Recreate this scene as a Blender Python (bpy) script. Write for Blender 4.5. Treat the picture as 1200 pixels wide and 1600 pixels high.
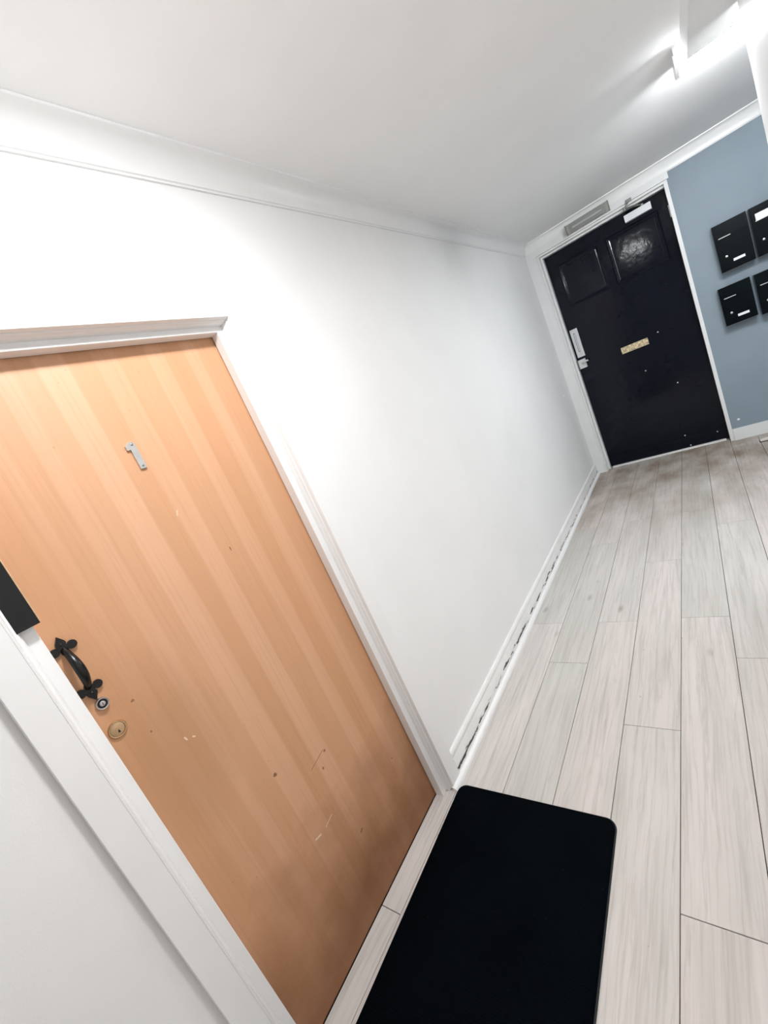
import bpy, bmesh, math, random
from mathutils import Matrix, Vector

random.seed(7)
for o in list(bpy.data.objects):
    bpy.data.objects.remove(o, do_unlink=True)
SC = bpy.context.scene
COL = SC.collection

# ------------------------------------------------------------------ camera
cam_data = bpy.data.cameras.new('camera')
cam = bpy.data.objects.new('camera', cam_data)
COL.objects.link(cam)
RIGHT = Vector((0.74594563, 0.53156715, -0.40124989))
DOWN = Vector((-0.19981729, -0.39609201, -0.89620543))
FWD = Vector((-0.63532524, 0.74869719, -0.1892468))
m = Matrix((RIGHT, -DOWN, -FWD)).transposed().to_4x4()
m.translation = Vector((1.15, 0.0, 1.5))
cam.matrix_world = m
cam_data.sensor_fit = 'VERTICAL'
cam_data.sensor_height = 36.0
cam_data.lens = 14.776
cam_data.clip_start = 0.02
SC.camera = cam

# ------------------------------------------------------------------ world, exposure
world = bpy.data.worlds.new('world')
SC.world = world
world.use_nodes = True
world.node_tree.nodes['Background'].inputs[0].default_value = (0.8, 0.85, 0.9, 1)
world.node_tree.nodes['Background'].inputs[1].default_value = 0.05
SC.view_settings.view_transform = 'Standard'
SC.view_settings.look = 'None'
SC.view_settings.exposure = 0.65
SC.view_settings.gamma = 1.0
SC.view_settings.use_curve_mapping = False
NEAR_LAMP = 150.0      # radiance of the round opal light over the hall
FAR_LAMP = 84.0        # radiance of the strip light in the lobby
try:
    SC.cycles.max_bounces = 9
    SC.cycles.diffuse_bounces = 6
    SC.cycles.sample_clamp_indirect = 8
except Exception:
    pass

# ------------------------------------------------------------------ helpers
def link(o, parent=None):
    COL.objects.link(o)
    if parent is not None:
        o.parent = parent
    return o

def tag(o, label, cat, group=None, kind=None):
    o['label'] = label
    o['category'] = cat
    if group: o['group'] = group
    if kind: o['kind'] = kind
    return o

def obj(name, bm, mat, parent=None, smooth=False, bevel=0.0, seg=2):
    if bevel > 0:
        es = [e for e in bm.edges if len(e.link_faces) == 2 and e.calc_face_angle(0) > 0.6]
        bmesh.ops.bevel(bm, geom=es, offset=bevel, segments=seg, affect='EDGES', profile=0.5, clamp_overlap=True)
    bmesh.ops.recalc_face_normals(bm, faces=bm.faces)
    me = bpy.data.meshes.new(name)
    bm.to_mesh(me); bm.free()
    if smooth:
        for p in me.polygons: p.use_smooth = True
        try: me.set_sharp_from_angle(angle=math.radians(38))
        except Exception: pass
    me.materials.append(mat)
    o = bpy.data.objects.new(name, me)
    return link(o, parent)

def box(bm, x0, x1, y0, y1, z0, z1):
    v = [bm.verts.new(p) for p in ((x0,y0,z0),(x1,y0,z0),(x1,y1,z0),(x0,y1,z0),(x0,y0,z1),(x1,y0,z1),(x1,y1,z1),(x0,y1,z1))]
    for f in ((0,3,2,1),(4,5,6,7),(0,1,5,4),(1,2,6,5),(2,3,7,6),(3,0,4,7)):
        bm.faces.new([v[i] for i in f])
    return bm

def B(x0, x1, y0, y1, z0, z1):
    return box(bmesh.new(), x0, x1, y0, y1, z0, z1)

def loft(bm, rings, caps=True, closed=True):
    """rings: list of equally long lists of points; joins them to a skin"""
    vs = [[bm.verts.new(p) for p in r] for r in rings]
    n = len(vs[0])
    for a, b in zip(vs[:-1], vs[1:]):
        for i in range(n if closed else n-1):
            j = (i+1) % n
            bm.faces.new((a[i], a[j], b[j], b[i]))
    if caps:
        bm.faces.new(vs[0][::-1]); bm.faces.new(vs[-1])
    return bm

def prism_x(poly, x0, x1):      # poly in (y,z)
    return loft(bmesh.new(), [[(x0,a,b) for a,b in poly], [(x1,a,b) for a,b in poly]])

def prism_y(poly, y0, y1):      # poly in (x,z)
    return loft(bmesh.new(), [[(a,y0,b) for a,b in poly], [(a,y1,b) for a,b in poly]])

def disc_x(bm, cy, cz, prof, n=32):      # lathe round an axis along X; prof = [(x, r)]
    rings = [[(x, cy+r*math.cos(2*math.pi*i/n), cz+r*math.sin(2*math.pi*i/n)) for i in range(n)] for x, r in prof]
    return loft(bm, rings)

def disc_y(bm, cx, cz, prof, n=24):
    rings = [[(cx+r*math.cos(2*math.pi*i/n), y, cz+r*math.sin(2*math.pi*i/n)) for i in range(n)] for y, r in prof]
    return loft(bm, rings)

def disc_z(bm, cx, cy, prof, n=40):
    rings = [[(cx+r*math.cos(2*math.pi*i/n), cy+r*math.sin(2*math.pi*i/n), z) for i in range(n)] for z, r in prof]
    return loft(bm, rings)

def tube(bm, pts, radii, n=12, flat=1.0):
    pts = [Vector(p) for p in pts]
    rings = []
    for i, p in enumerate(pts):
        t = (pts[min(i+1, len(pts)-1)] - pts[max(i-1, 0)]).normalized()
        up = Vector((0, 1, 0)) if abs(t.y) < 0.9 else Vector((1, 0, 0))
        s = t.cross(up).normalized(); u = s.cross(t).normalized()
        r = radii[i] if hasattr(radii, '__len__') else radii
        rings.append([p + s*(r*flat*math.cos(2*math.pi*k/n)) + u*(r*math.sin(2*math.pi*k/n)) for k in range(n)])
    return loft(bm, rings)

# ------------------------------------------------------------------ materials
def new_mat(name):
    mt = bpy.data.materials.new(name); mt.use_nodes = True
    nt = mt.node_tree
    return mt, nt, nt.nodes['Principled BSDF']

def N(nt, typ, **kw):
    n = nt.nodes.new(typ)
    for k, v in kw.items():
        if k == 'inp':
            for i, val in v.items(): n.inputs[i].default_value = val
        else: setattr(n, k, v)
    return n

def ramp(nt, fac, stops, interp='LINEAR'):
    r = N(nt, 'ShaderNodeValToRGB')
    cr = r.color_ramp; cr.interpolation = interp
    while len(cr.elements) < len(stops): cr.elements.new(0.5)
    for e, (p, c) in zip(cr.elements, stops):
        e.position = p; e.color = (c[0], c[1], c[2], 1) if hasattr(c, '__len__') else (c, c, c, 1)
    nt.links.new(fac, r.inputs[0])
    return r.outputs[0]

def mixc(nt, fac, a, b, mode='MIX'):
    mx = N(nt, 'ShaderNodeMix', data_type='RGBA', blend_type=mode)
    for s, v in ((0, fac), (6, a), (7, b)):
        if isinstance(v, bpy.types.NodeSocket): nt.links.new(v, mx.inputs[s])
        else: mx.inputs[s].default_value = v if not hasattr(v, '__len__') else (v[0], v[1], v[2], 1)
    return mx.outputs[2]

def math_n(nt, op, a, b=None, c=None, clamp=False):
    mn = N(nt, 'ShaderNodeMath', operation=op, use_clamp=clamp)
    for i, v in enumerate((a, b, c)):
        if v is None: continue
        if isinstance(v, bpy.types.NodeSocket): nt.links.new(v, mn.inputs[i])
        else: mn.inputs[i].default_value = v
    return mn.outputs[0]

def noise(nt, vec, scale, detail=4, rough=0.55):
    n = N(nt, 'ShaderNodeTexNoise', inp={'Scale': scale, 'Detail': detail, 'Roughness': rough})
    if vec is not None: nt.links.new(vec, n.inputs['Vector'])
    return n.outputs['Fac']

def mapping(nt, vec, scale=(1,1,1), loc=None):
    mp = N(nt, 'ShaderNodeMapping'); mp.inputs['Scale'].default_value = scale
    nt.links.new(vec, mp.inputs['Vector'])
    if loc is not None: nt.links.new(loc, mp.inputs['Location'])
    return mp.outputs[0]

def bump(nt, bs, height, strength, dist=0.002):
    b = N(nt, 'ShaderNodeBump', inp={'Strength': strength, 'Distance': dist})
    nt.links.new(height, b.inputs['Height']); nt.links.new(b.outputs[0], bs.inputs['Normal'])

def gpos(nt):
    return N(nt, 'ShaderNodeNewGeometry').outputs['Position']

def plain(name, col, rough=0.5, metal=0.0, var=0.06, scale=14, bstr=0.1, coat=0.0, spec=0.5):
    mt, nt, bs = new_mat(name)
    p = gpos(nt)
    n = noise(nt, p, scale, 4)
    c = ramp(nt, n, [(0.3, [v*(1-var) for v in col]), (0.7, [min(1, v*(1+var)) for v in col])])
    nt.links.new(c, bs.inputs['Base Color'])
    bs.inputs['Roughness'].default_value = rough
    bs.inputs['Metallic'].default_value = metal
    bs.inputs['Specular IOR Level'].default_value = spec
    bs.inputs['Coat Weight'].default_value = coat
    if bstr > 0: bump(nt, bs, noise(nt, p, scale*12, 3), bstr, 0.001)
    return mt

def wall_paint(name, col, rough=0.55, scale=2.2, var=0.02):
    mt, nt, bs = new_mat(name)
    p = gpos(nt)
    n = noise(nt, p, scale, 5)
    c = ramp(nt, n, [(0.3, [v*(1-var) for v in col]), (0.7, [v*(1+var) for v in col])])
    nt.links.new(c, bs.inputs['Base Color'])
    bs.inputs['Roughness'].default_value = rough
    bs.inputs['Specular IOR Level'].default_value = 0.3
    h = math_n(nt, 'ADD', noise(nt, p, 260, 2), math_n(nt, 'MULTIPLY', noise(nt, p, 9, 3), 2.0))
    bump(nt, bs, h, 0.12, 0.0015)
    return mt

M_WALL = wall_paint('white_wall_paint', (0.84, 0.838, 0.832))
M_CEIL = wall_paint('white_ceiling_paint', (0.90, 0.895, 0.89), 0.8)
M_BLUE = wall_paint('slate_blue_paint', (0.225, 0.280, 0.322), 0.5, 3.0, 0.04)
M_TRIM = plain('white_gloss_paint', (0.83, 0.828, 0.822), 0.32, var=0.015, scale=5, bstr=0.04)
M_FARTRIM = plain('grey_white_gloss_paint', (0.74, 0.745, 0.74), 0.35, var=0.025, scale=6, bstr=0.05)
M_SUB = plain('dark_underlay', (0.035, 0.03, 0.027), 0.9)

def mat_skirting():
    """white paint flaking along the middle of the board"""
    mt, nt, bs = new_mat('flaking_white_skirting_paint')
    p = gpos(nt)
    sep = N(nt, 'ShaderNodeSeparateXYZ'); nt.links.new(p, sep.inputs[0])
    base = ramp(nt, noise(nt, p, 7, 4), [(0.3, (0.74, 0.735, 0.72)), (0.7, (0.82, 0.815, 0.80))])
    st = mapping(nt, p, (10, 11, 60))
    fl = noise(nt, st, 1.0, 6, 0.62)
    zc = math_n(nt, 'ADD', 0.040, math_n(nt, 'MULTIPLY', math_n(nt, 'SUBTRACT', noise(nt, mapping(nt, p, (1, 9, 1)), 1.0, 4), 0.5), 0.05))
    dz = math_n(nt, 'ABSOLUTE', math_n(nt, 'SUBTRACT', sep.outputs[2], zc))
    near = math_n(nt, 'SUBTRACT', 1.0, math_n(nt, 'DIVIDE', dz, 0.013), clamp=True)
    far = ramp(nt, math_n(nt, 'DIVIDE', sep.outputs[1], 6.0), [(0.40, 1), (0.62, 0.55)])
    bare = math_n(nt, 'MULTIPLY', math_n(nt, 'MULTIPLY', near, far), math_n(nt, 'SUBTRACT', fl, 0.42))
    msk = ramp(nt, bare, [(0.052, 0), (0.066, 1)])
    edge = ramp(nt, bare, [(0.02, 0), (0.05, 1)])
    c = mixc(nt, edge, base, (0.58, 0.56, 0.53))
    c = mixc(nt, msk, c, (0.035, 0.03, 0.028))
    nt.links.new(c, bs.inputs['Base Color'])
    bs.inputs['Roughness'].default_value = 0.4
    bump(nt, bs, math_n(nt, 'MULTIPLY', bare, -4.0), 0.5, 0.004)
    return mt
M_SKIRT = mat_skirting()

def mat_plank():
    """pale limed-oak laminate, grain along Y, every plank its own tone"""
    mt, nt, bs = new_mat('limed_oak_laminate')
    p = gpos(nt)
    rnd = N(nt, 'ShaderNodeObjectInfo').outputs['Random']
    off = N(nt, 'ShaderNodeCombineXYZ')
    nt.links.new(math_n(nt, 'MULTIPLY', rnd, 37.0), off.inputs[0]); nt.links.new(math_n(nt, 'MULTIPLY', rnd, 91.0), off.inputs[1])
    broad = noise(nt, mapping(nt, p, (7, 0.9, 1), off.outputs[0]), 1.4, 4, 0.55)
    warp = N(nt, 'ShaderNodeTexNoise', inp={'Scale': 2.0, 'Detail': 2.0})
    nt.links.new(mapping(nt, p, (2.5, 0.6, 1), off.outputs[0]), warp.inputs['Vector'])
    vadd = N(nt, 'ShaderNodeVectorMath', operation='MULTIPLY_ADD')
    nt.links.new(warp.outputs['Color'], vadd.inputs[0]); vadd.inputs[1].default_value = (0.05, 0.05, 0)
    nt.links.new(p, vadd.inputs[2])
    fine = noise(nt, mapping(nt, vadd.outputs[0], (75, 2.2, 1), off.outputs[0]), 1.0, 6, 0.65)
    streak = noise(nt, mapping(nt, vadd.outputs[0], (26, 1.1, 1), off.outputs[0]), 1.0, 5, 0.6)
    tone = ramp(nt, rnd, [(0.0, (0.56, 0.545, 0.515)), (0.35, (0.65, 0.58, 0.56)), (0.65, (0.60, 0.58, 0.55)), (1.0, (0.68, 0.60, 0.585))])
    c = mixc(nt, ramp(nt, broad, [(0.38, 0.0), (0.68, 0.55)]), tone, (0.46, 0.455, 0.42))
    c = mixc(nt, ramp(nt, fine, [(0.48, 0.0), (0.72, 0.55)]), c, (0.33, 0.30, 0.275))
    c = mixc(nt, ramp(nt, streak, [(0.56, 0.0), (0.80, 0.45)]), c, (0.74, 0.70, 0.68))
    wv = N(nt, 'ShaderNodeTexWave', wave_type='BANDS', bands_direction='X', inp={'Scale': 1.0, 'Distortion': 14.0, 'Detail': 4.0, 'Detail Scale': 1.2, 'Detail Roughness': 0.6})
    nt.links.new(mapping(nt, p, (9, 0.9, 1), off.outputs[0]), wv.inputs['Vector'])
    c = mixc(nt, ramp(nt, wv.outputs['Fac'], [(0.0, 0.20), (0.10, 0.0)]), c, (0.36, 0.325, 0.295))
    # knots
    vor = N(nt, 'ShaderNodeTexVoronoi', inp={'Scale': 1.0}); nt.links.new(mapping(nt, vadd.outputs[0], (6.0, 2.3, 1), off.outputs[0]), vor.inputs['Vector'])
    c = mixc(nt, ramp(nt, vor.outputs['Distance'], [(0.02, 0.7), (0.11, 0.0)]), c, (0.26, 0.23, 0.20))
    spk = N(nt, 'ShaderNodeTexVoronoi', inp={'Scale': 1.0}); nt.links.new(mapping(nt, p, (11, 6.5, 1), off.outputs[0]), spk.inputs['Vector'])
    c = mixc(nt, ramp(nt, spk.outputs['Distance'], [(0.012, 0.85), (0.03, 0.0)]), c, (0.13, 0.11, 0.095))
    # trodden-in dirt inside the front door
    sep = N(nt, 'ShaderNodeSeparateXYZ'); nt.links.new(p, sep.inputs[0])
    g = ramp(nt, math_n(nt, 'DIVIDE', sep.outputs[1], 6.0), [(0.46, 0), (0.78, 1.0)])
    d = math_n(nt, 'MULTIPLY', g, ramp(nt, noise(nt, mapping(nt, p, (2.6, 1.3, 1)), 1.6, 5), [(0.30, 0.08), (0.64, 0.95)]))
    c = mixc(nt, d, c, (0.20, 0.145, 0.098))
    nt.links.new(c, bs.inputs['Base Color'])
    nt.links.new(ramp(nt, fine, [(0.3, 0.42), (0.7, 0.55)]), bs.inputs['Roughness'])
    bs.inputs['Specular IOR Level'].default_value = 0.35
    bump(nt, bs, fine, 0.18, 0.001)
    return mt
M_PLANK = mat_plank()

def mat_veneer():
    """flush door in strip-matched veneer, with scuffs, and grime plus painted light falloff near the floor"""
    mt, nt, bs = new_mat('beech_veneer')
    p = gpos(nt)
    sep = N(nt, 'ShaderNodeSeparateXYZ'); nt.links.new(p, sep.inputs[0])
    wob = math_n(nt, 'MULTIPLY', math_n(nt, 'SUBTRACT', noise(nt, mapping(nt, p, (1, 3, 0.7)), 1.5, 2), 0.5), 0.03)
    yy = math_n(nt, 'DIVIDE', math_n(nt, 'SUBTRACT', math_n(nt, 'ADD', sep.outputs[1], wob), 0.14), 0.84)
    def yb(v): return (v-0.14)/0.84
    seq = [(0.14, .55), (0.20, .35), (0.26, .7), (0.31, .4), (0.36, .75), (0.40, .45), (0.455, .95), (0.525, .25), (0.585, .9), (0.648, .3), (0.735, .85), (0.785, .2), (0.85, .7), (0.90, .3)]
    st = []
    for i, (v, q) in enumerate(seq):
        if i: st.append((yb(v)-0.004, seq[i-1][1]))
        st.append((yb(v)+0.004 if i else 0.0, q))
    band = ramp(nt, yy, st)
    grain = noise(nt, mapping(nt, p, (1, 120, 2.2)), 1.0, 5, 0.6)
    broad = noise(nt, mapping(nt, p, (1, 6, 0.5)), 1.0, 2, 0.5)
    c = mixc(nt, band, (0.565, 0.295, 0.150), (0.665, 0.375, 0.225))
    c = mixc(nt, ramp(nt, broad, [(0.35, 0.0), (0.7, 0.35)]), c, (0.54, 0.262, 0.115))
    c = mixc(nt, ramp(nt, grain, [(0.48, 0.0), (0.75, 0.20)]), c, (0.34, 0.17, 0.075))
    # hand grime round the lock, boot grime with light falloff painted in at the foot
    def blob(y, z, sy, sz):
        a = math_n(nt, 'POWER', math_n(nt, 'DIVIDE', math_n(nt, 'SUBTRACT', sep.outputs[1], y), sy), 2.0)
        b = math_n(nt, 'POWER', math_n(nt, 'DIVIDE', math_n(nt, 'SUBTRACT', sep.outputs[2], z), sz), 2.0)
        return math_n(nt, 'ADD', a, b)
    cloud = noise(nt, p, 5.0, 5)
    hand = math_n(nt, 'SUBTRACT', 1.0, blob(0.28, 0.98, 0.16, 0.30), clamp=True)
    c = mixc(nt, math_n(nt, 'MULTIPLY', hand, 0.35), c, (0.33, 0.16, 0.06))
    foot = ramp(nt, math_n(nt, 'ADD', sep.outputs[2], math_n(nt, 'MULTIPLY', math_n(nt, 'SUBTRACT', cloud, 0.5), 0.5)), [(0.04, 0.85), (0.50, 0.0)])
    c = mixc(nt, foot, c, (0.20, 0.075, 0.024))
    specks = N(nt, 'ShaderNodeTexVoronoi', inp={'Scale': 17.0}); nt.links.new(p, specks.inputs['Vector'])
    c = mixc(nt, ramp(nt, specks.outputs['Distance'], [(0.03, 0.35), (0.05, 0.0)]), c, (0.30, 0.15, 0.08))
    marks = [(0.261, 1.137, .005, .005), (0.260, 1.043, .003, .004), (0.462, 0.681, .010, .008), (0.635, 0.592, .007, .005), (0.616, 0.261, .009, .010), (0.68, 1.343, .003, .010), (0.602, 0.553, .006, .006), (0.862, 0.318, .008, .006)]
    for (y, z, sy, sz) in marks:
        c = mixc(nt, math_n(nt, 'LESS_THAN', blob(y, z, sy, sz), math_n(nt, 'SUBTRACT', math_n(nt, 'MULTIPLY', noise(nt, p, 160, 2), 2.2), 0.6)), c, (0.24, 0.11, 0.05))
    def scratch(y0, z0, y1, z1, w):
        dy, dz = y1-y0, z1-z0; L = math.hypot(dy, dz)
        py = math_n(nt, 'SUBTRACT', sep.outputs[1], y0); pz = math_n(nt, 'SUBTRACT', sep.outputs[2], z0)
        t = math_n(nt, 'ADD', math_n(nt, 'MULTIPLY', py, dy/L), math_n(nt, 'MULTIPLY', pz, dz/L))
        s = math_n(nt, 'ABSOLUTE', math_n(nt, 'ADD', math_n(nt, 'MULTIPLY', py, -dz/L), math_n(nt, 'MULTIPLY', pz, dy/L)))
        inn = math_n(nt, 'LESS_THAN', math_n(nt, 'ABSOLUTE', math_n(nt, 'SUBTRACT', t, L/2)), L/2)
        return math_n(nt, 'MULTIPLY', inn, math_n(nt, 'LESS_THAN', s, w))
    for a in ((0.468, 0.408, 0.492, 0.402, .003), (0.515, 0.402, 0.552, 0.412, .0012), (0.313, 0.972, 0.316, 0.960, .002), (0.330, 0.958, 0.336, 0.952, .002), (0.583, 1.50, 0.59, 1.515, .0015)):
        c = mixc(nt, scratch(*a), c, (0.75, 0.58, 0.42))
    c = mixc(nt, scratch(0.565, 0.585, 0.632, 0.60, .001), c, (0.18, 0.08, 0.04))
    nt.links.new(c, bs.inputs['Base Color'])
    nt.links.new(ramp(nt, band, [(0.0, 0.60), (1.0, 0.46)]), bs.inputs['Roughness'])
    bs.inputs['Specular IOR Level'].default_value = 0.55
    bump(nt, bs, math_n(nt, 'ADD', grain, math_n(nt, 'MULTIPLY', band, 0.5)), 0.12, 0.0012)
    return mt
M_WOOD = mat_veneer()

def mat_navy():
    mt, nt, bs = new_mat('navy_gloss_paint')
    p = gpos(nt)
    c = ramp(nt, noise(nt, p, 3.0, 3), [(0.3, (0.0020, 0.0034, 0.0078)), (0.7, (0.0030, 0.0046, 0.0100))])
    nt.links.new(c, bs.inputs['Base Color'])
    bs.inputs['Roughness'].default_value = 0.11
    bs.inputs['Specular IOR Level'].default_value = 0.20
    h = math_n(nt, 'ADD', noise(nt, mapping(nt, p, (30, 30, 18)), 1.0, 3), math_n(nt, 'MULTIPLY', noise(nt, p, 7, 2), 3.0))
    bump(nt, bs, h, 0.30, 0.0016)
    return mt
M_NAVY = mat_navy()
M_IRON = plain('black_iron', (0.004, 0.004, 0.004), 0.26, var=0.2, scale=60, bstr=0.15, spec=0.4)
M_BLACK = plain('black_powder_coat', (0.0025, 0.0045, 0.0058), 0.2, var=0.15, scale=40, bstr=0.02, spec=0.06)
M_KEEP = plain('matt_black_case', (0.010, 0.011, 0.011), 0.6, var=0.1, scale=30, spec=0.25)
M_STEEL = plain('satin_steel', (0.62, 0.61, 0.60), 0.32, metal=1.0, var=0.05, scale=50, bstr=0.05)
M_SILVER = plain('silver_paint', (0.62, 0.63, 0.64), 0.4, metal=0.2, var=0.05, scale=40)
M_BRASS = plain('worn_brass', (0.66, 0.46, 0.27), 0.28, metal=1.0, var=0.15, scale=60)
M_BRASSOLD = plain('flaking_brass', (0.70, 0.55, 0.36), 0.3, metal=0.9, var=0.6, scale=55, bstr=0.5)
M_DARK = plain('dark_void', (0.01, 0.009, 0.008), 0.7)
M_CREAM = plain('cream_plastic', (0.70, 0.67, 0.58), 0.4)
M_PAPER = plain('white_paper', (0.82, 0.83, 0.86), 0.6, var=0.02)
M_CLOSER = plain('white_metal', (0.74, 0.76, 0.78), 0.35, var=0.03)
M_GREYMET = plain('dull_grey_metal', (0.20, 0.20, 0.19), 0.4, metal=0.5)

def mat_mat():
    mt, nt, bs = new_mat('black_ribbed_mat')
    p = gpos(nt)
    wv = N(nt, 'ShaderNodeTexWave', wave_type='BANDS', bands_direction='Y', inp={'Scale': 42.0, 'Distortion': 1.5, 'Detail': 2.0})
    nt.links.new(p, wv.inputs['Vector'])
    fz = noise(nt, p, 500, 2)
    c = ramp(nt, noise(nt, p, 6, 4), [(0.3, (0.0008, 0.0018, 0.0028)), (0.7, (0.0014, 0.0028, 0.0045))])
    lint = N(nt, 'ShaderNodeTexVoronoi', inp={'Scale': 28.0}); nt.links.new(p, lint.inputs['Vector'])
    c = mixc(nt, ramp(nt, lint.outputs['Distance'], [(0.02, 0.5), (0.035, 0.0)]), c, (0.08, 0.09, 0.09))
    nt.links.new(c, bs.inputs['Base Color'])
    bs.inputs['Roughness'].default_value = 0.9
    bs.inputs['Specular IOR Level'].default_value = 0.03
    bump(nt, bs, math_n(nt, 'ADD', math_n(nt, 'MULTIPLY', wv.outputs['Fac'], 0.8), fz), 0.6, 0.002)
    return mt
M_MAT = mat_mat()

def mat_emit(name, col, strength):
    mt, nt, bs = new_mat(name)
    bs.inputs['Base Color'].default_value = (0.9, 0.9, 0.9, 1)
    bs.inputs['Emission Color'].default_value = (*col, 1)
    bs.inputs['Emission Strength'].default_value = strength
    return mt
M_OPAL = mat_emit('lit_opal_diffuser', (0.975, 0.985, 1.0), NEAR_LAMP)
M_TUBE = mat_emit('lit_strip_diffuser', (0.95, 0.98, 1.0), FAR_LAMP)

def mat_prismatic():
    mt, nt, bs = new_mat('clear_prismatic_plastic')
    p = gpos(nt)
    bs.inputs['Base Color'].default_value = (0.80, 0.80, 0.77, 1)
    bs.inputs['Roughness'].default_value = 0.25
    bs.inputs['Transmission Weight'].default_value = 0.75
    bs.inputs['IOR'].default_value = 1.3
    bump(nt, bs, noise(nt, mapping(nt, p, (90, 90, 90)), 1.0, 1), 0.4, 0.003)
    return mt
M_PRISM = mat_prismatic()

# ------------------------------------------------------------------ the room
H = 2.55
YE = 5.10           # end wall
YB = -2.2           # wall behind the viewer
XR = 1.545          # hall wall facing the flat door
YO = 2.83           # where that wall stops and the lobby opens
XL = 2.85           # far side of the lobby

# near door frame: clear opening in the left wall
OY0, OY1, OZ = 0.1755, 0.978, 1.988
# front door frame: clear opening in the end wall
FX0, FX1, FZ = 0.137, 1.209, 2.362

def struct(name, bm, mat, label, cat, **kw):
    return tag(obj(name, bm, mat, **kw), label, cat, kind='structure')

# floor slab and its planks
bm = bmesh.new(); box(bm, -0.13, XL+0.1, YB-0.1, YE+0.2, -0.06, -0.0085)
floor = struct('floor', bm, M_SUB, 'pale grey limed oak plank floor running down the hallway', 'floor')
PW, PL, PT = 0.1965, 1.36, 0.008
def plank_mesh(w, l):
    g = 0.0011
    b = B(g, w-g, g, l-g, -PT, 0.0)
    es = [e for e in b.edges if all(v.co.z > -0.001 for v in e.verts)]
    bmesh.ops.bevel(b, geom=es, offset=0.0009, segments=1, affect='EDGES')
    bmesh.ops.recalc_face_normals(b, faces=b.faces)
    me = bpy.data.meshes.new('plank'); b.to_mesh(me); b.free(); me.materials.append(M_PLANK)
    return me
full = plank_mesh(PW, PL)
def put_plank(x, y0, y1, w=PW):
    me = full if abs((y1-y0)-PL) < 1e-4 and w == PW else plank_mesh(w, y1-y0)
    o = bpy.data.objects.new('plank', me); o.location = (x, y0, 0); link(o, floor)
joints = {0: 2.187, 1: 1.835, 2: 2.185, 3: 1.467, 4: 0.841, 5: 1.895, 6: 1.2, 7: 2.3, 8: 1.6, 9: 0.9, 10: 1.9, 11: 1.1, 12: 2.4, 13: 1.5, 14: 0.7}
for k in range(15):
    x = 0.0245 + PW*k
    w = PW
    if x + w > XL: w = XL - x
    if w < 0.03: continue
    y = joints[k] - PL*5
    while y < YE+0.12:
        a, b_ = max(y, YB), min(y+PL, YE+0.115)
        if k > 7 and b_ < YO-0.3:      # behind the hall wall
            y += PL; continue
        if b_ - a > 0.02: put_plank(x, a, b_, w)
        y += PL
# cut planks in the doorway of the flat
put_plank(-0.0585, 0.10, 0.550, 0.083)
put_plank(-0.0585, 0.550, 1.055, 0.083)

# ceiling
struct('ceiling', B(-0.13, XL+0.1, YB-0.1, YE+0.3, H, H+0.08), M_CEIL, 'smooth white painted ceiling over the hallway', 'ceiling')

# left wall with the doorway cut out
bm = bmesh.new()
box(bm, -0.13, 0, YB-0.1, OY0-0.03, -0.06, H); box(bm, -0.13, 0, OY1+0.03, YE+0.3, -0.06, H); box(bm, -0.13, 0, OY0-0.03, OY1+0.03, OZ+0.03, H)
wl = struct('wall_left', bm, M_WALL, 'long white painted wall holding the wooden flat door', 'wall')

# end wall with the front door cut out
bm = bmesh.new()
box(bm, 0.0, FX0-0.02, YE, YE+0.2, -0.06, H); box(bm, FX1+0.026, XL+0.1, YE, YE+0.2, -0.06, H); box(bm, FX0-0.02, FX1+0.026, YE, YE+0.2, FZ+0.02, H)
we = struct('wall_end', bm, M_BLUE, 'slate blue painted wall beside the dark front door', 'wall')
# plaster nick in the blue paint near the skirting
bm = bmesh.new(); disc_y(bm, 1.301, 0.19, [(YE-0.0015, 0.004), (YE-0.003, 0.010), (YE+0.002, 0.011)], 9)
o = obj('paint_chip', bm, M_PAPER, we)

# hall wall opposite the flat door, lobby wall, wall behind the viewer
struct('wall_right', B(XR, XR+0.12, YB-0.1, YO, -0.06, H), M_WALL, 'white wall corner at the top right where the lobby opens', 'wall')
struct('wall_lobby', B(XL, XL+0.12, YO-0.4, YE+0.2, -0.06, H), M_BLUE, 'slate blue side wall of the lobby past the mailboxes', 'wall')
struct('wall_lobby_return', B(XR+0.12, XL+0.12, YO-0.12, YO, -0.06, H), M_WALL, 'white lobby wall behind the hall corner, facing the front door', 'wall')
struct('wall_back', B(-0.13, XR+0.12, YB-0.12, YB, -0.06, H), M_WALL, 'white wall closing the hallway behind the viewer', 'wall')

# boxed-in ceiling beam
bm = prism_y([(1.372, H+0.02), (1.380, 2.452), (XR+0.004, 2.452), (XR+0.004, H+0.02)], YB, 3.06)
struct('trim_5', bm, M_CEIL, 'white boxed-in beam under the ceiling running to the strip light', 'beam', bevel=0.004)

# cornice
prof = [(0.0, 2.450), (0.007, 2.450), (0.008, 2.456), (0.0125, 2.458)]
for i in range(1, 8):
    a = i/8*math.pi/2
    prof.append((0.0125 + (1-math.cos(a))*0.046, 2.458 + math.sin(a)*0.082))
prof += [(0.0605, 2.541), (0.067, 2.5425), (0.068, H+0.01), (-0.01, H+0.01), (-0.01, 2.450)]
def cornice_y(y0, y1):
    return loft(bmesh.new(), [[(d, y0, z) for d, z in prof], [(d, y1-d, z) for d, z in prof]])
def cornice_x(x0, x1):
    return loft(bmesh.new(), [[(x0+d, YE-d, z) for d, z in prof], [(x1, YE-d, z) for d, z in prof]])
struct('trim_1', cornice_y(YB, YE), M_TRIM, 'white coved cornice along the top of the long white wall', 'cornice', smooth=True)
struct('trim_2', cornice_x(0, XL), M_TRIM, 'white coved cornice above the front door and blue wall', 'cornice', smooth=True)

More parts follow.
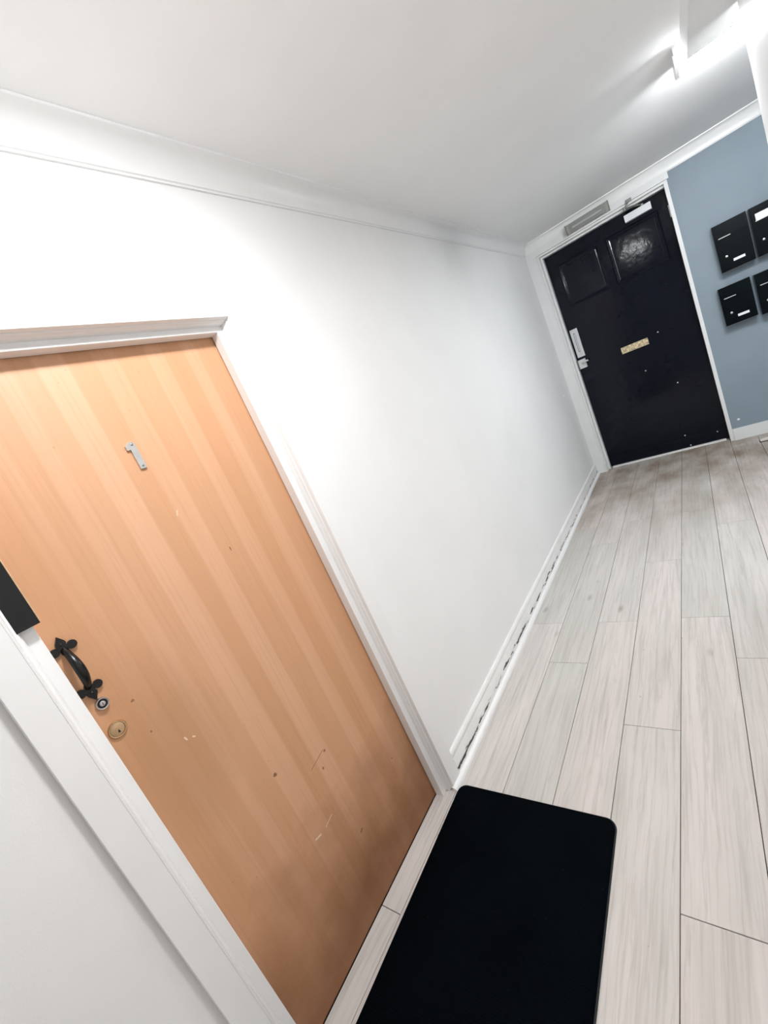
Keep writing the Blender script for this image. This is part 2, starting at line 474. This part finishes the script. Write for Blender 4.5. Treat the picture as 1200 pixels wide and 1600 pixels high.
# skirting boards
def skirt_profile(h, t):
    return [(0, 0), (t, 0), (t, h-0.030), (t-0.003, h-0.026), (t-0.003, h-0.020), (t-0.001, h-0.014), (t-0.003, h-0.006), (t-0.009, h), (0, h)]
bb = tag(link(bpy.data.objects.new('baseboard_left', None)), 'white skirting with flaking paint along the foot of the long wall', 'skirting', kind='structure')
obj('board', loft(bmesh.new(), [[(d, 1.0848, z) for d, z in skirt_profile(0.118, 0.018)], [(d, YE-0.026, z) for d, z in skirt_profile(0.118, 0.018)]]), M_SKIRT, bb, smooth=True)
bead = [(0.016, 0.0)] + [(0.018 + 0.0185*math.cos(a), 0.0205*math.sin(a)) for a in [i/6*math.pi/2 for i in range(7)]] + [(0.016, 0.0205)]
obj('quadrant_bead', loft(bmesh.new(), [[(d, 1.010, z) for d, z in bead], [(d, YE-0.026, z) for d, z in bead]]), M_TRIM, bb, smooth=True)
be = tag(link(bpy.data.objects.new('baseboard_end', None)), 'plain white skirting board at the foot of the blue wall', 'skirting', kind='structure')
obj('board', B(FX1+0.03, XL, YE-0.020, YE, 0.0, 0.110), M_FARTRIM, be, bevel=0.003)

# ---- frame of the flat door: lining, moulded architrave and flat casing, each piece mitred
def frame_piece(profile, k, zb):
    """profile: closed list of (x, distance outwards from the clear opening); k = 0 left jamb, 1 head, 2 right jamb"""
    def st(i, x, d):
        return [(x, OY0-d, zb), (x, OY0-d, OZ+d*0.82), (x, OY1+d, OZ+d*0.82), (x, OY1+d, zb)][i]
    return loft(bmesh.new(), [[st(k, x, d) for x, d in profile], [st(k+1, x, d) for x, d in profile]])
p_lining = [(-0.055, 0.0), (-0.021, 0.0), (-0.0195, 0.0015), (-0.0195, 0.0275), (-0.055, 0.0275)]
p_stop = [(-0.115, 0.022), (-0.0555, 0.022), (-0.0555, 0.0285), (-0.115, 0.0285)]
p_mould = [(-0.0190, 0.0235), (-0.017, 0.0245), (-0.011, 0.0255), (-0.006, 0.0275), (-0.002, 0.0310), (0.001, 0.0315), (0.004, 0.0322), (0.005, 0.0335), (0.005, 0.0360), (0.008, 0.0366), (0.013, 0.0375), (0.018, 0.0390), (0.020, 0.0400), (0.020, 0.0440), (-0.0190, 0.0440)]
p_casing = [(0.0, 0.0442), (0.0195, 0.0442), (0.0195, 0.1045), (0.0175, 0.1065), (0.0, 0.1065)]
fr = tag(link(bpy.data.objects.new('trim_3', None)), 'white moulded door frame around the wooden flat door', 'door frame', kind='structure')
for k in range(3):
    obj('lining', frame_piece(p_lining, k, 0.0), M_TRIM, fr)
    obj('architrave', frame_piece(p_mould, k, 0.012), M_TRIM, fr, smooth=True)
    obj('casing', frame_piece(p_casing, k, 0.0), M_TRIM, fr)
    obj('rebate', frame_piece(p_stop, k, 0.0), M_TRIM, fr)

# ---- frame of the front door
fr2 = tag(link(bpy.data.objects.new('trim_4', None)), 'off-white frame and head board around the dark front door', 'door frame', kind='structure')
def piece_x(name, x0, x1, y0, y1, z0, z1, mat=M_FARTRIM, bev=0.002, parent=None):
    return obj(name, B(x0, x1, y0, y1, z0, z1), mat, parent or fr2, bevel=bev)
piece_x('casing', 0.001, 0.098, YE-0.025, YE, 0.0, 2.400)
piece_x('plinth', 0.098, 0.112, YE-0.028, YE+0.02, 0.0, 0.085)
piece_x('head_casing', 0.001, 1.252, YE-0.022, YE, 2.400, 2.4595)
piece_x('jamb_strip', 0.098, 0.118, YE-0.010, YE+0.046, 0.0, 2.384)
piece_x('jamb', 0.110, FX0, YE+0.045, YE+0.16, 0.0, FZ)
piece_x('jamb', FX1, FX1+0.028, YE-0.008, YE+0.16, 0.0, FZ+0.02)
piece_x('head_lining', 0.110, FX1, YE+0.045, YE+0.16, FZ, FZ+0.019)
piece_x('head_strip', 0.098, FX1+0.028, YE-0.010, YE+0.046, 2.380, 2.398)
piece_x('threshold', FX0+0.02, FX1-0.03, YE+0.062, YE+0.092, 0.0, 0.013, M_TRIM)

# ------------------------------------------------------------------ flat door (door_1)
d1 = tag(link(bpy.data.objects.new('door_1', None)), 'pale wooden flush flat door bearing a metal number 1', 'door', kind='structure')
LX = -0.060
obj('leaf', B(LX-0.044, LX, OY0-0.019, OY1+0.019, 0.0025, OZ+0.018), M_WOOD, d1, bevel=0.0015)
# pull handle of black iron
hd = obj('pull_handle', tube(bmesh.new(), [(LX+0.004+0.036*math.sin(math.pi*t)**0.8, 0.203, 1.333-0.107*t) for t in [i/18 for i in range(19)]],
         [0.0062+0.0045*math.sin(math.pi*i/18) for i in range(19)], 14, 0.75), M_IRON, d1, smooth=True)
hd['label'] = 'black iron bow of the handle'
def fleur(zc, s):
    """one fleur-shaped end plate, tip pointing up (s=1) or down (s=-1)"""
    pts = []
    def arc(cy, cz, r, a0, a1, n):
        for i in range(n+1):
            a = math.radians(a0+(a1-a0)*i/n); pts.append((cy+r*math.cos(a), cz+r*math.sin(a)))
    pts.append((0.0, 0.031)); pts.append((0.005, 0.023)); pts.append((0.0095, 0.016)); pts.append((0.0105, 0.011)); pts.append((0.0085, 0.0075))
    arc(0.0176, 0.0, 0.0100, 142, -158, 16)
    pts.append((0.0078, -0.005)); pts.append((0.0072, -0.012)); pts.append((0.0, -0.014))
    full_ = pts + [(-y, z) for y, z in pts[-2:0:-1]]
    full_ = [(0.2035+y, zc+s*z) for y, z in full_]
    return prism_x(full_, LX-0.001, LX+0.0070)
for zc, s in ((1.334, 1), (1.223, -1)):
    pl = obj('end_plate', fleur(zc, s), M_IRON, d1, bevel=0.0016)
    bm = bmesh.new(); disc_x(bm, 0.203, zc+s*0.011, [(LX+0.005, 0.0036), (LX+0.0083, 0.0034), (LX+0.0095, 0.002)], 12)
    obj('screw', bm, M_IRON, pl, smooth=True)
# cylinder lock
bm = bmesh.new(); disc_x(bm, 0.2085, 1.177, [(LX-0.001, 0.0150), (LX+0.006, 0.0145), (LX+0.008, 0.0130), (LX+0.0075, 0.0112), (LX+0.004, 0.0105)], 28)
cyl = obj('cylinder_lock', bm, M_STEEL, d1, smooth=True); cyl['label'] = 'round steel cylinder lock'
bm = bmesh.new(); disc_x(bm, 0.2085, 1.177, [(LX+0.003, 0.0104), (LX+0.0046, 0.0103)], 24); obj('recess', bm, M_DARK, cyl)
bm = bmesh.new(); disc_x(bm, 0.2085, 1.177, [(LX+0.004, 0.0062), (LX+0.0072, 0.0060), (LX+0.0080, 0.0045)], 20); obj('key_barrel', bm, M_STEEL, cyl, smooth=True)
obj('key_slot', B(LX+0.0075, LX+0.0084, 0.2078, 0.2092, 1.1735, 1.1805), M_DARK, cyl)
# brass keyhole rose
bm = bmesh.new(); disc_x(bm, 0.2065, 1.1035, [(LX-0.001, 0.0205), (LX+0.0030, 0.0203), (LX+0.0048, 0.0190), (LX+0.0046, 0.0165), (LX+0.0020, 0.0155)], 36)
esc = obj('keyhole_rose', bm, M_BRASS, d1, smooth=True); esc['label'] = 'round brass keyhole rose'
bm = bmesh.new(); disc_x(bm, 0.2065, 1.1035, [(LX+0.001, 0.0155), (LX+0.0030, 0.0154), (LX+0.0034, 0.014)], 30); obj('cover', bm, M_BRASS, esc, smooth=True)
bm = bmesh.new(); disc_x(bm, 0.2065, 1.1015, [(LX+0.003, 0.0058), (LX+0.0046, 0.0055)], 20); obj('bushing', bm, M_BRASS, esc)
obj('keyhole', prism_x([(0.2045, 1.0945), (0.2095, 1.0945), (0.2082, 1.1015), (0.2060, 1.1015)], LX+0.004, LX+0.0050), M_DARK, esc)
# number 1
num = obj('number', prism_x([(0.5560, 1.6545), (0.5735, 1.6545), (0.5735, 1.7215), (0.5700, 1.7310), (0.5600, 1.7310), (0.5470, 1.7240), (0.5470, 1.7110), (0.5560, 1.7110)], LX-0.0005, LX+0.0055), M_STEEL, d1, bevel=0.001)
num['label'] = 'satin metal figure 1 screwed to the door'
for z in (1.7235, 1.6625):
    bm = bmesh.new(); disc_x(bm, 0.5650, z, [(LX+0.005, 0.0034), (LX+0.0062, 0.0032), (LX+0.0070, 0.0016)], 14); obj('screw', bm, M_GREYMET, num, smooth=True)

# black lock keep fixed on the frame beside the handle
kp = tag(link(bpy.data.objects.new('lock_keep', None)), 'narrow black case fixed upright to the frame above the iron handle', 'lock')
kp.location = (0, 0, 0)
obj('case', B(-0.019, 0.0015, 0.1375, 0.1860, 1.4145, 1.640), M_KEEP, kp, bevel=0.0012)
obj('edge_strip', B(-0.0185, -0.003, 0.1862, 0.1892, 1.4165, 1.638), M_BRASS, kp)

# ------------------------------------------------------------------ front door (door_2)
d2 = tag(link(bpy.data.objects.new('door_2', None)), 'tall glossy navy front door with brass letter plate', 'door', kind='structure')
FY = 5.200
obj('leaf', B(FX0+0.002, FX1-0.003, FY, FY+0.045, 0.014, FZ-0.003), M_NAVY, d2, bevel=0.002)
obj('middle_rail', B(FX0+0.004, FX1-0.005, FY-0.004, FY+0.001, 0.692, 1.236), M_NAVY, d2, bevel=0.002)
obj('kick_board', B(FX0+0.006, FX1-0.02, FY-0.005, FY+0.001, 0.016, 0.130), M_NAVY, d2, bevel=0.002)
def panel(x0, x1, z0, z1, k):
    """bolection moulding round a raised field"""
    pr = [(0.0, 0.0), (0.006, -0.009), (0.014, -0.013), (0.022, -0.009), (0.028, -0.003), (0.036, 0.0)]
    rings = []
    for d, e in pr:
        rings.append([(x0+d, FY+e*k, z0+d), (x1-d, FY+e*k, z0+d), (x1-d, FY+e*k, z1-d), (x0+d, FY+e*k, z1-d)])
    d = 0.040; rings.append([(x0+d, FY-0.001, z0+d), (x1-d, FY-0.001, z0+d), (x1-d, FY-0.001, z1-d), (x0+d, FY-0.001, z1-d)])
    b = bmesh.new(); loft(b, rings); return b
for x0, x1, k in ((0.230, 0.628, 0.3), (0.686, 1.128, 0.75)):
    obj('panel', panel(x0, x1, 1.795, 2.235, k), M_NAVY, d2)
# lever plate and night latch
pp = obj('pull_plate', B(0.158, 0.232, FY-0.012, FY+0.001, 1.288, 1.588), M_SILVER, d2, bevel=0.004)
pp['label'] = 'long silver pull plate with a slot'
obj('slot', B(0.185, 0.200, FY-0.0125, FY-0.0115, 1.345, 1.545), M_DARK, pp)
obj('slot_rib', B(0.1905, 0.1975, FY-0.020, FY-0.012, 1.350, 1.540), M_CLOSER, pp, bevel=0.002)
nl = obj('night_latch', B(0.150, 0.222, FY-0.032, FY+0.001, 1.168, 1.262), M_SILVER, d2, bevel=0.006)
nl['label'] = 'silver night latch with snib'
bm = bmesh.new(); disc_y(bm, 0.205, 1.222, [(FY-0.030, 0.016), (FY-0.044, 0.0155), (FY-0.046, 0.012)]); obj('knob', bm, M_STEEL, nl, smooth=True)
obj('knob_grip', B(0.200, 0.252, FY-0.056, FY-0.044, 1.224, 1.240), M_STEEL, nl, bevel=0.003)
ks = obj('latch_keep', B(0.111, 0.147, FY-0.054, FY-0.020, 1.160, 1.268), M_GREYMET, fr2, bevel=0.003)
# letter plate
lp = obj('letter_plate', B(0.556, 0.796, FY-0.010, FY-0.003, 1.150, 1.214), M_BRASSOLD, d2, bevel=0.002)
lp['label'] = 'tarnished brass letter plate'
obj('flap', B(0.590, 0.762, FY-0.0135, FY-0.0095, 1.160, 1.198), M_BRASSOLD, lp, bevel=0.002)
for x in (0.572, 0.780):
    bm = bmesh.new(); disc_y(bm, x, 1.182, [(FY-0.0095, 0.008), (FY-0.0125, 0.0075), (FY-0.0135, 0.004)], 14); obj('bolt_head', bm, M_BRASSOLD, lp, smooth=True)
# hinges
for z in (2.17, 1.15, 0.25):
    hb = bmesh.new(); disc_z(hb, FX1-0.003, FY-0.004, [(z-0.05, 0.0055), (z+0.05, 0.0055)], 12); obj('hinge', hb, M_FARTRIM if z > 2 else M_NAVY, d2, smooth=True)
# little screw heads and chips
for x, z in ((0.888, 1.225), (0.705, 0.910), (0.93, 0.69), (0.87, 0.145), (0.895, 0.03), (1.128, 0.10)):
    bm = bmesh.new(); disc_y(bm, x, z, [(FY+0.001, 0.0062), (FY-0.0065, 0.006), (FY-0.0075, 0.003)], 10); obj('screw', bm, M_SILVER, d2)
# overhead closer: white body on the leaf, folding arm to the frame
dc = obj('door_closer', B(0.880, 1.092, FY-0.060, FY, 2.262, 2.322), M_CLOSER, d2, bevel=0.005)
dc['label'] = 'white overhead door closer with a folding arm'
bm = bmesh.new(); disc_z(bm, 1.03, FY-0.035, [(2.318, 0.014), (2.338, 0.014), (2.342, 0.010)], 16); obj('spindle', bm, M_GREYMET, dc, smooth=True)
bm = bmesh.new(); tube(bm, [(1.03, FY-0.035, 2.336), (0.97, FY-0.085, 2.352), (0.905, FY-0.135, 2.358)], 0.008, 8); obj('arm', bm, M_GREYMET, dc, smooth=True)
bm = bmesh.new(); tube(bm, [(0.905, FY-0.135, 2.366), (0.93, FY-0.13, 2.385), (0.945, FY-0.125, 2.40)], 0.007, 8); obj('forearm', bm, M_GREYMET, dc, smooth=True)
obj('shoe', B(0.925, 0.972, YE-0.040, YE-0.020, 2.396, 2.420), M_GREYMET, dc, bevel=0.003)
bm = bmesh.new(); disc_z(bm, 0.905, FY-0.135, [(2.346, 0.011), (2.374, 0.011)], 12); obj('elbow', bm, M_GREYMET, dc, smooth=True)

# ------------------------------------------------------------------ lights
# round opal ceiling light over the hall, above and in front of the flat door
LXY = (0.66, 0.62)
cl = tag(link(bpy.data.objects.new('ceiling_light', None)), 'round opal ceiling light above the hallway near the flat door', 'light')
cl.location = (LXY[0], LXY[1], H)
bm = bmesh.new(); disc_z(bm, 0, 0, [(0.0, 0.118), (-0.034, 0.122), (-0.040, 0.118), (-0.040, 0.106), (-0.030, 0.105)]); obj('base', bm, M_TRIM, cl, smooth=True)
bm = bmesh.new(); disc_z(bm, 0, 0, [(-0.034, 0.104), (-0.041, 0.101), (-0.050, 0.086), (-0.056, 0.060), (-0.059, 0.030), (-0.060, 0.008)]); obj('diffuser', bm, M_OPAL, cl, smooth=True)

# strip light at the mouth of the lobby
sl = tag(link(bpy.data.objects.new('strip_light', None)), 'lit white strip light across the ceiling at the top right', 'light')
sl.location = (1.340, 3.195, H)
obj('tray', B(0.0, 0.62, -0.100, 0.100, -0.032, 0.0), M_TRIM, sl, bevel=0.003)
half = [(-0.090 + 0.180*i/16, -0.034 - 0.058*math.sin(math.pi*i/16)**0.6) for i in range(17)]
obj('diffuser', loft(bmesh.new(), [[(0.012, y, z) for y, z in half], [(0.608, y, z) for y, z in half]]), M_TUBE, sl, smooth=True)
for x0, x1 in ((-0.004, 0.012), (0.608, 0.624)):
    e = [(-0.098 + 0.196*i/16, -0.0325 - 0.065*math.sin(math.pi*i/16)**0.55) for i in range(17)]
    obj('end_cap', loft(bmesh.new(), [[(x0, y, z) for y, z in e], [(x1, y, z) for y, z in e]]), M_TRIM, sl, smooth=True)

# emergency light over the front door, unlit
el = tag(link(bpy.data.objects.new('emergency_light', None)), 'unlit bulkhead light with clear cover above the dark front door', 'light')
el.location = (0.615, YE-0.022, 2.408)
obj('back_tray', B(-0.180, 0.180, -0.030, 0.0, 0.006, 0.090), M_FARTRIM, el, bevel=0.004)
obj('reflector', B(-0.160, 0.160, -0.036, -0.0305, 0.016, 0.080), M_GREYMET, el)
cov = [(-0.031, 0.004), (-0.052, 0.008), (-0.062, 0.026), (-0.062, 0.070), (-0.052, 0.088), (-0.031, 0.092)]
obj('clear_cover', loft(bmesh.new(), [[(-0.184, y, z) for y, z in cov], [(0.184, y, z) for y, z in cov]]), M_PRISM, el, bevel=0.003)
bm = bmesh.new(); tube(bm, [(-0.13, -0.045, 0.045), (0.13, -0.045, 0.045)], 0.008, 12); obj('tube', bm, M_PAPER, el, smooth=True)
for x0, x1 in ((-0.190, -0.1845), (0.1845, 0.190)):
    obj('end_cap', B(x0, x1, -0.060, -0.001, 0.006, 0.090), M_GREYMET, el, bevel=0.002)

# ------------------------------------------------------------------ letterboxes
def mailbox(x, z, w, h, label, tag_w=0.075, paper=False, lock=True):
    r = tag(link(bpy.data.objects.new('mailbox', None)), label, 'mailbox', 'black mailboxes on the blue wall')
    r.location = (x, YE, z)
    D = 0.095
    obj('body', B(0, w, -D, -0.001, 0, h), M_BLACK, r, bevel=0.004)
    obj('door', B(0.006, w-0.006, -D-0.004, -D+0.001, 0.012, h*0.66), M_BLACK, r, bevel=0.002)
    # hinged flap over the slot
    fl = loft(bmesh.new(), [[(0.002, -D-0.002, h*0.70), (0.002, -D-0.009, h*0.70), (0.002, -D-0.009, h*0.72), (0.002, -D-0.008, h*0.97), (0.002, -D+0.002, h*0.97)],
                            [(w-0.002, -D-0.002, h*0.70), (w-0.002, -D-0.009, h*0.70), (w-0.002, -D-0.009, h*0.72), (w-0.002, -D-0.008, h*0.97), (w-0.002, -D+0.002, h*0.97)]])
    f = obj('flap', fl, M_BLACK, r)
    obj('flap_highlight', B(0.025, 0.105, -D-0.0105, -D-0.0085, h*0.70, h*0.70+0.005), M_SILVER, f)  # highlight on the flap's edge, painted in as a silver strip
    if lock:
        bm = bmesh.new(); disc_y(bm, 0.052, h*0.30, [(-D-0.003, 0.0085), (-D-0.009, 0.008), (-D-0.010, 0.005)], 16)
        lk = obj('lock', bm, M_STEEL, r, smooth=True)
        obj('key_slot', B(0.0512, 0.0528, -D-0.0106, -D-0.0098, h*0.30-0.004, h*0.30+0.004), M_DARK, lk)
    obj('name_plate', B(0.088, 0.088+tag_w, -D-0.0062, -D-0.0038, h*0.145, h*0.145+0.020), M_PAPER, r, bevel=0.0008)
    if paper:
        obj('sticker', B(0.030, w-0.03, -D-0.0105, -D-0.0085, h*0.71, h*0.71+0.052), M_PAPER, r)
    return r
mailbox(1.430, 1.487, 0.222, 0.376, 'upper black metal mailbox nearest the front door')
mailbox(1.667, 1.487, 0.222, 0.376, 'upper black metal mailbox with a white sticker across its flap', paper=True)
mailbox(1.376, 1.054, 0.212, 0.320, 'lower black metal mailbox nearest the front door')
mailbox(1.612, 1.040, 0.212, 0.330, 'lower black metal mailbox below the one with the white sticker')

# ------------------------------------------------------------------ loose things
# doormat with rounded corners
def rrect(x0, x1, y0, y1, r, n=8):
    pts = []
    for cx, cy, a0 in ((x1-r, y1-r, 0), (x0+r, y1-r, 90), (x0+r, y0+r, 180), (x1-r, y0+r, 270)):
        for i in range(n+1):
            a = math.radians(a0+90*i/n); pts.append((cx+r*math.cos(a), cy+r*math.sin(a)))
    return pts
dm = tag(link(bpy.data.objects.new('doormat', None)), 'black ribbed doormat lying in front of the wooden flat door', 'doormat')
dm.location = (0.3395, 0.600, 0)
dm.rotation_euler = (0, 0, math.radians(0.6))
X, Y = 0.302, 0.452
rings = []
for e, z in ((0.0, 0.0002), (0.0, 0.0035), (0.002, 0.0050)):
    rings.append([(x, y, z) for x, y in rrect(-X+e, X-e, -Y+e, Y-e, 0.036)])
obj('rubber_backing', loft(bmesh.new(), rings), plain('black_rubber', (0.004, 0.005, 0.006), 0.6), dm)
rings = []
for e, z in ((0.004, 0.0045), (0.004, 0.0075), (0.006, 0.0090)):
    rings.append([(x, y, z) for x, y in rrect(-X+e, X-e, -Y+e, Y-e, 0.034)])
obj('ribbed_pile', loft(bmesh.new(), rings), M_MAT, dm, smooth=True)

# small white clip on the long wall close to the front door
wc = tag(link(bpy.data.objects.new('wall_clip', None)), 'tiny white clip on the long wall beside the front door frame', 'clip')
wc.location = (0.0, 4.752, 1.022)
obj('plate', B(0.0, 0.004, -0.011, 0.011, -0.030, 0.030), M_PAPER, wc, bevel=0.0015)
obj('hook', loft(bmesh.new(), [[(0.004, -0.006, -0.020), (0.018, -0.006, -0.016), (0.018, -0.006, 0.0), (0.014, -0.006, -0.010), (0.004, -0.006, -0.012)], [(0.004, 0.006, -0.020), (0.018, 0.006, -0.016), (0.018, 0.006, 0.0), (0.014, 0.006, -0.010), (0.004, 0.006, -0.012)]]), M_PAPER, wc)

# cream wedge on the floor at the edge of the picture
dw = tag(link(bpy.data.objects.new('door_wedge', None)), 'small cream wedge on the floor below the blue wall', 'wedge')
dw.location = (1.40, 4.86, 0)
obj('wedge', loft(bmesh.new(), [[(0.0, -0.022, 0.006), (0.0, 0.022, 0.006), (0.0, 0.022, 0.012), (0.0, -0.022, 0.012)], [(0.14, -0.022, 0.006), (0.14, 0.022, 0.006), (0.14, 0.022, 0.042), (0.14, -0.022, 0.042)]]), M_CREAM, dw, bevel=0.003)
obj('rubber_sole', B(-0.006, 0.140, -0.028, 0.026, 0.0, 0.006), M_KEEP, dw)
